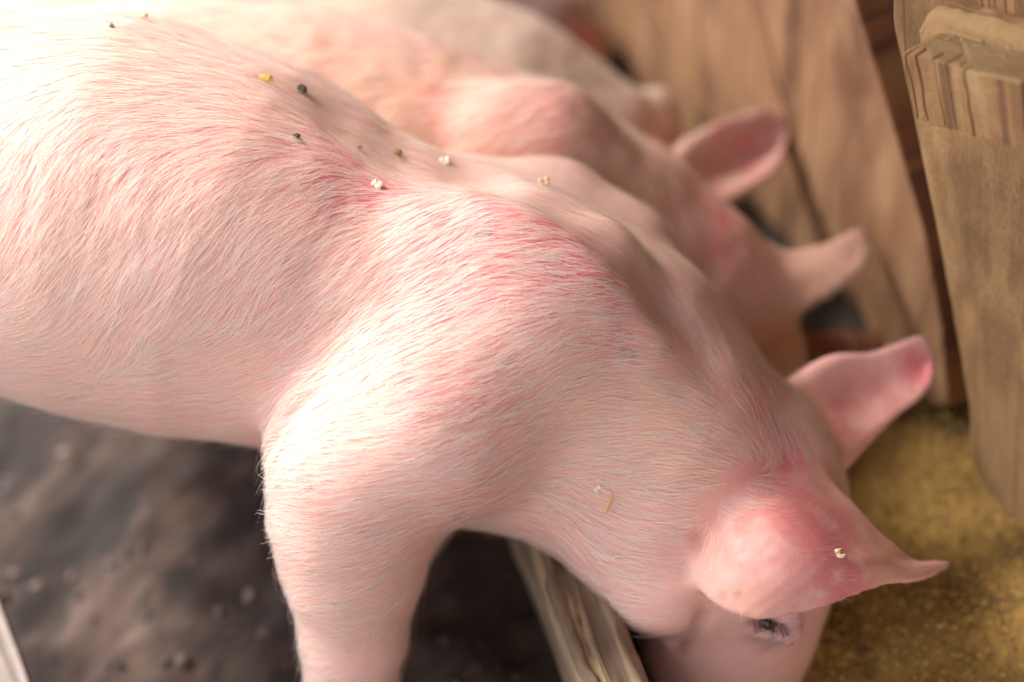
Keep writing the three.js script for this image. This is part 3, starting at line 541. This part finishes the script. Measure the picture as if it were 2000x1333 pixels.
/* cleat, ledge and the grooved board above it */
{
  const front = WB.clone().addScaledVector(nB, 0.075);
  const at = (px, py) => { const q = onPlane(px, py, front, nB); return { a: q.clone().sub(front).dot(hB), y: q.y }; };
  const L = at(1760, 102), R = at(1990, 228), bot = at(1790, 238), top = L.y, height = L.y - bot.y, wid = R.a - L.a;
  // plan outline with splits worn into the sawn front
  const s = new THREE.Shape(), P = []; let x = 0;
  P.push([0, 0.055], [0, 0.006], [0.002, 0.001]);
  const cracks = []; for (let c = 0.007; c < wid * 0.75; c += 0.006 + rnd() ** 2 * 0.022) cracks.push([c, 0.0008 + rnd() ** 2 * 0.0018, 0.006 + rnd() * 0.012]);
  for (const [c, w, d] of cracks) { const o = sr(0.003); P.push([c - w, o], [c - w * 0.4, d], [c + w * 0.4, d], [c + w, o * 0.5]); }
  P.push([wid * 0.8, 0.001], [wid * 0.9, 0.0], [wid, 0.001], [wid, 0.055]);
  P.forEach(([u, v], i) => i ? s.lineTo(u, v) : s.moveTo(u, v));
  const g = new THREE.ExtrudeGeometry(s, { depth: height, steps: 8, bevelEnabled: true, bevelThickness: 0.0012, bevelSize: 0.0012, bevelOffset: -0.0012, bevelSegments: 1 });
  const p = g.attributes.position, uv = g.attributes.uv;
  for (let i = 0; i < p.count; i++) { // z of the extrusion is downwards
    let u = p.getX(i), v = p.getY(i), w = p.getZ(i); const t = clamp(w / height, 0, 1);
    w += t * (0.006 * fbm(u * 60, 2, 3, 3) + 0.004 * Math.sin(u * 55) - 0.012 * smooth(u, wid * 0.9, wid) * 0); v += 0.002 * fbm(u * 60, w * 45, 5, 4) + 0.004 * t; u += 0.0025 * fbm(w * 55, 7, u * 9, 3) * smooth(u, 0.004, 0.02); w += (1 - t) * 0.0025 * fbm(u * 80, v * 80, 8, 3);
    p.setXYZ(i, u, -w, -v); if (Math.abs(g.attributes.normal.getZ(i)) > 0.6) uv.setXY(i, v, u); else uv.setXY(i, u + v, w);
  }
  { const ix = g.index; if (ix) { const a = ix.array; for (let i = 0; i < a.length; i += 3) { const t = a[i]; a[i] = a[i + 1]; a[i + 1] = t; } } else { for (const k of ['position', 'uv']) { const A = g.attributes[k], z = A.itemSize, ar = A.array; for (let i = 0; i < A.count; i += 3) for (let c = 0; c < z; c++) { const t = ar[i * z + c]; ar[i * z + c] = ar[(i + 1) * z + c]; ar[(i + 1) * z + c] = t; } } } }
  g.computeVertexNormals();
  const turn = new THREE.Quaternion().setFromRotationMatrix(new THREE.Matrix4().makeBasis(hB, V(0, 1, 0), nB)).premultiply(new THREE.Quaternion().setFromAxisAngle(nB, 0.14));
  const cl = mesh('wooden_cleat', g, [M.dusty, M.cleat]); cl.position.copy(front).addScaledVector(hB, L.a).setY(top); cl.quaternion.copy(turn);
  tag(cl, 'sawn wooden block with dark splits, fixed to the board at right', 'wood block');
  // ledge behind it
  const lx = onPlane(1815, 70, WB.clone().addScaledVector(nB, 0.03), nB), la = lx.clone().sub(WB).dot(hB);
  const lg = new THREE.BoxGeometry(0.4, 0.075, 0.036, 120, 12, 16), lp = lg.attributes.position, lu = lg.attributes.uv;
  for (let i = 0; i < lp.count; i++) {
    let u = lp.getX(i) + 0.2, y = lp.getY(i), z = lp.getZ(i); lu.setXY(i, z + y, u);
    const e = smooth(z, 0.004, 0.018) * smooth(y, 0.0, 0.0375), e2 = smooth(-u, -0.012, 0) * smooth(y, 0, 0.0375);
    y -= e * 0.010 + e2 * 0.006; y += 0.009 * fbm(u * 35, z * 50, 2, 5) * smooth(y, 0, 0.03); z += 0.003 * fbm(u * 40 + 5, y * 60, 7, 4);
    lp.setXYZ(i, u, y, z);
  }
  lg.computeVertexNormals();
  const le = mesh('wall_ledge', lg, M.dusty); le.position.copy(WB).addScaledVector(hB, la).addScaledVector(nB, 0.0195).setY(top + 0.010 - 0.0375); le.quaternion.copy(turn);
  tag(le, 'dusty horizontal ledge above the sawn block at right', 'ledge');
  // crumbs of wood and dried feed gathered where block and ledge meet
  const nD = 420, dust = new THREE.InstancedMesh(new THREE.DodecahedronGeometry(1, 0), new THREE.MeshStandardMaterial({ roughness: 0.95 }), nD), D4 = new THREE.Matrix4(), DQ = new THREE.Quaternion(), DC = new THREE.Color(), off = V();
  for (let i = 0; i < nD; i++) {
    const u = wid * (0.12 + 0.85 * rnd()), v = 0.052 - Math.abs(sr(0.035)) * rnd(), k = 0.0005 + 0.0018 * rnd() ** 3;
    off.set(u, k * 0.3 + 0.003 * smooth(v, 0.03, 0.055), -v).applyQuaternion(turn).add(cl.position); DQ.setFromEuler(new THREE.Euler(sr(3), sr(3), sr(3)));
    D4.compose(off, DQ, V(k * 1.6, k * 0.7, k)); dust.setMatrixAt(i, D4); const b = 0.3 + 0.3 * rnd(); dust.setColorAt(i, DC.setRGB(b, b * 0.76, b * 0.42));
  }
  dust.name = 'wood_crumbs'; scene.add(tag(dust, 'pale crumbs of wood and dried feed on the sawn block', 'crumbs', null, 'stuff'));
  // grooved board standing on the ledge
  const bs = new THREE.Shape(), Q = [[0, 0.02], [0, 0]]; for (let c = 0.004; c < 0.25; c += 0.005 + rnd() * 0.008) Q.push([c - 0.001, 0], [c, 0.004], [c + 0.001, 0]); Q.push([0.26, 0], [0.26, 0.02]);
  Q.forEach(([u, v], i) => i ? bs.lineTo(u, v) : bs.moveTo(u, v));
  const bg = new THREE.ExtrudeGeometry(bs, { depth: 0.12, bevelEnabled: false }); bg.rotateX(-Math.PI / 2);
  { const u = bg.attributes.uv, q = bg.attributes.position; for (let i = 0; i < q.count; i++) u.setXY(i, q.getX(i) + q.getZ(i), q.getY(i)); }
  const gb = onPlane(1912, 0, WB.clone().addScaledVector(nB, 0.012), nB);
  const bo = mesh('grooved_board', bg, M.cleat); bo.position.copy(gb).setY(top + 0.016); bo.quaternion.copy(turn);
  tag(bo, 'dark grooved board standing on the ledge in the top right corner', 'board');
}

/* pale rail in the lower left corner */
{
  const a = toWorld(m(-40, 1080, 1.50)), b = toWorld(m(75, 1400, 1.36)), d = b.clone().sub(a), l = d.length();
  const g = new THREE.BoxGeometry(0.035, 0.02, l + 0.2, 4, 3, 20), p = g.attributes.position, uv = g.attributes.uv;
  for (let i = 0; i < p.count; i++) { uv.setXY(i, p.getX(i) + p.getY(i), p.getZ(i)); p.setX(i, p.getX(i) + 0.003 * fbm(p.getZ(i) * 9, 1, 2, 3)); }
  g.computeVertexNormals();
  const o = mesh('pale_rail', g, M.pale); o.position.copy(a).add(b).multiplyScalar(0.5).addScaledVector(V(-0.017, 0, 0), 1); o.lookAt(o.position.clone().add(d));
  tag(o, 'pale blurred stick lying in the lower left corner', 'stick');
}

/* ------------------------------------------------------------------ crumbs of feed on the pig */
{
  const mats = { white: [0.9, 0.82, 0.62], cream: [0.82, 0.66, 0.4], yellow: [0.75, 0.47, 0.12], brown: [0.33, 0.2, 0.08], dark: [0.1, 0.07, 0.04] };
  for (const k in mats) mats[k] = new THREE.MeshStandardMaterial({ color: new THREE.Color().setRGB(...mats[k]), roughness: 0.8 });
  const list = [
    [515, 157, 22, 'yellow', 'flake', 'orange bran flake on the pig\'s back, upper left'], [586, 178, 13, 'dark', 'speck', 'dark speck on the back right of the orange flake'], [577, 268, 10, 'dark', 'speck', 'dark speck on the flank under the back line'],
    [773, 300, 13, 'brown', 'crumb', 'small tan crumb left of the white crumb on the back'], [871, 315, 15, 'white', 'crumb', 'largest white feed crumb in the hollow of the back'], [870, 297, 9, 'yellow', 'crumb', 'brown crumb touching the largest white crumb'],
    [735, 360, 13, 'white', 'crumb', 'white crumb left of the shoulder ridge'], [1060, 362, 12, 'cream', 'crumb', 'cream crumb behind the shoulder blade ridge'], [218, 54, 8, 'dark', 'speck', 'dark speck on the bright rump'], [276, 38, 12, 'cream', 'crumb', 'cream crumb on the rump edge'],
    [1168, 951, 8, 'white', 'crumb', 'tiny white crumb on the neck above the straw bit'], [1203, 1087, 9, 'cream', 'crumb', 'cream crumb on the jowl beside the trough board'], [1640, 1083, 11, 'cream', 'crumb', 'curled yellow crumb on the near ear'], [700, 290, 7, 'brown', 'crumb', 'tiny brown crumb on the back in the middle'],
  ];
  for (const [px, py, r, c, kind, label] of list) {
    const p = hit(pigField, px, py); if (!p) continue; const n = grad(pigField, p), s = r * -p[2] / F;
    const parts = []; const lumps = c === 'white' || c === 'cream' ? 4 : 1;
    for (let i = 0; i < lumps; i++) { const g = new THREE.IcosahedronGeometry(1, 1), q = g.attributes.position, o = sr(50); for (let j = 0; j < q.count; j++) { const e = 0.75 + 0.5 * noise(q.getX(j) * 1.7 + o, q.getY(j) * 1.7, q.getZ(j) * 1.7); q.setXYZ(j, q.getX(j) * e, q.getY(j) * e, q.getZ(j) * e); }
      const k = lumps > 1 ? 0.55 + 0.25 * rnd() : 1; g.scale(s * k * (kind === 'flake' ? 1 : 0.9), s * k * (kind === 'flake' ? 0.45 : 0.75), s * k * (kind === 'flake' ? 0.2 : 0.6)); g.rotateZ(lumps > 1 ? sr(3) : -0.35); if (lumps > 1) g.translate(sr(s * 0.7), sr(s * 0.7), 0); parts.push(g); }
    const g = mergeGeometries(parts); g.computeVertexNormals(); const o = toWorld([p[0] + n[0] * (0.0014 + s * 0.12), p[1] + n[1] * (0.0014 + s * 0.12), p[2] + n[2] * (0.0014 + s * 0.12)]);
    g.applyMatrix4(new THREE.Matrix4().extractRotation(HEAD));
    const me = mesh(kind === 'speck' ? 'dirt_speck' : kind === 'flake' ? 'bran_flake' : 'feed_crumb', g, mats[c]); me.position.copy(o);
    tag(me, label, kind, 'bits of feed stuck to the nearest pig');
  }
  // straw bit on the neck
  const a = hit(pigField, 1196, 962), b = hit(pigField, 1184, 1000);
  if (a && b) {
    const up = (p) => { const n = grad(pigField, p); return toWorld(p.map((x, i) => x + n[i] * 0.0035)); };
    const A = up(a), B = up(b), mid = A.clone().lerp(B, 0.5).add(V(0.001, 0.002, 0));
    const g = new THREE.TubeGeometry(new THREE.CatmullRomCurve3([A, mid, B].map((p) => p.clone().sub(A))), 10, 0.0008, 6);
    const o = mesh('straw_bit', g, mats.yellow); o.position.copy(A); tag(o, 'short yellow straw bit stuck on the pig\'s neck', 'straw');
  }
}

renderer.render(scene, camera);
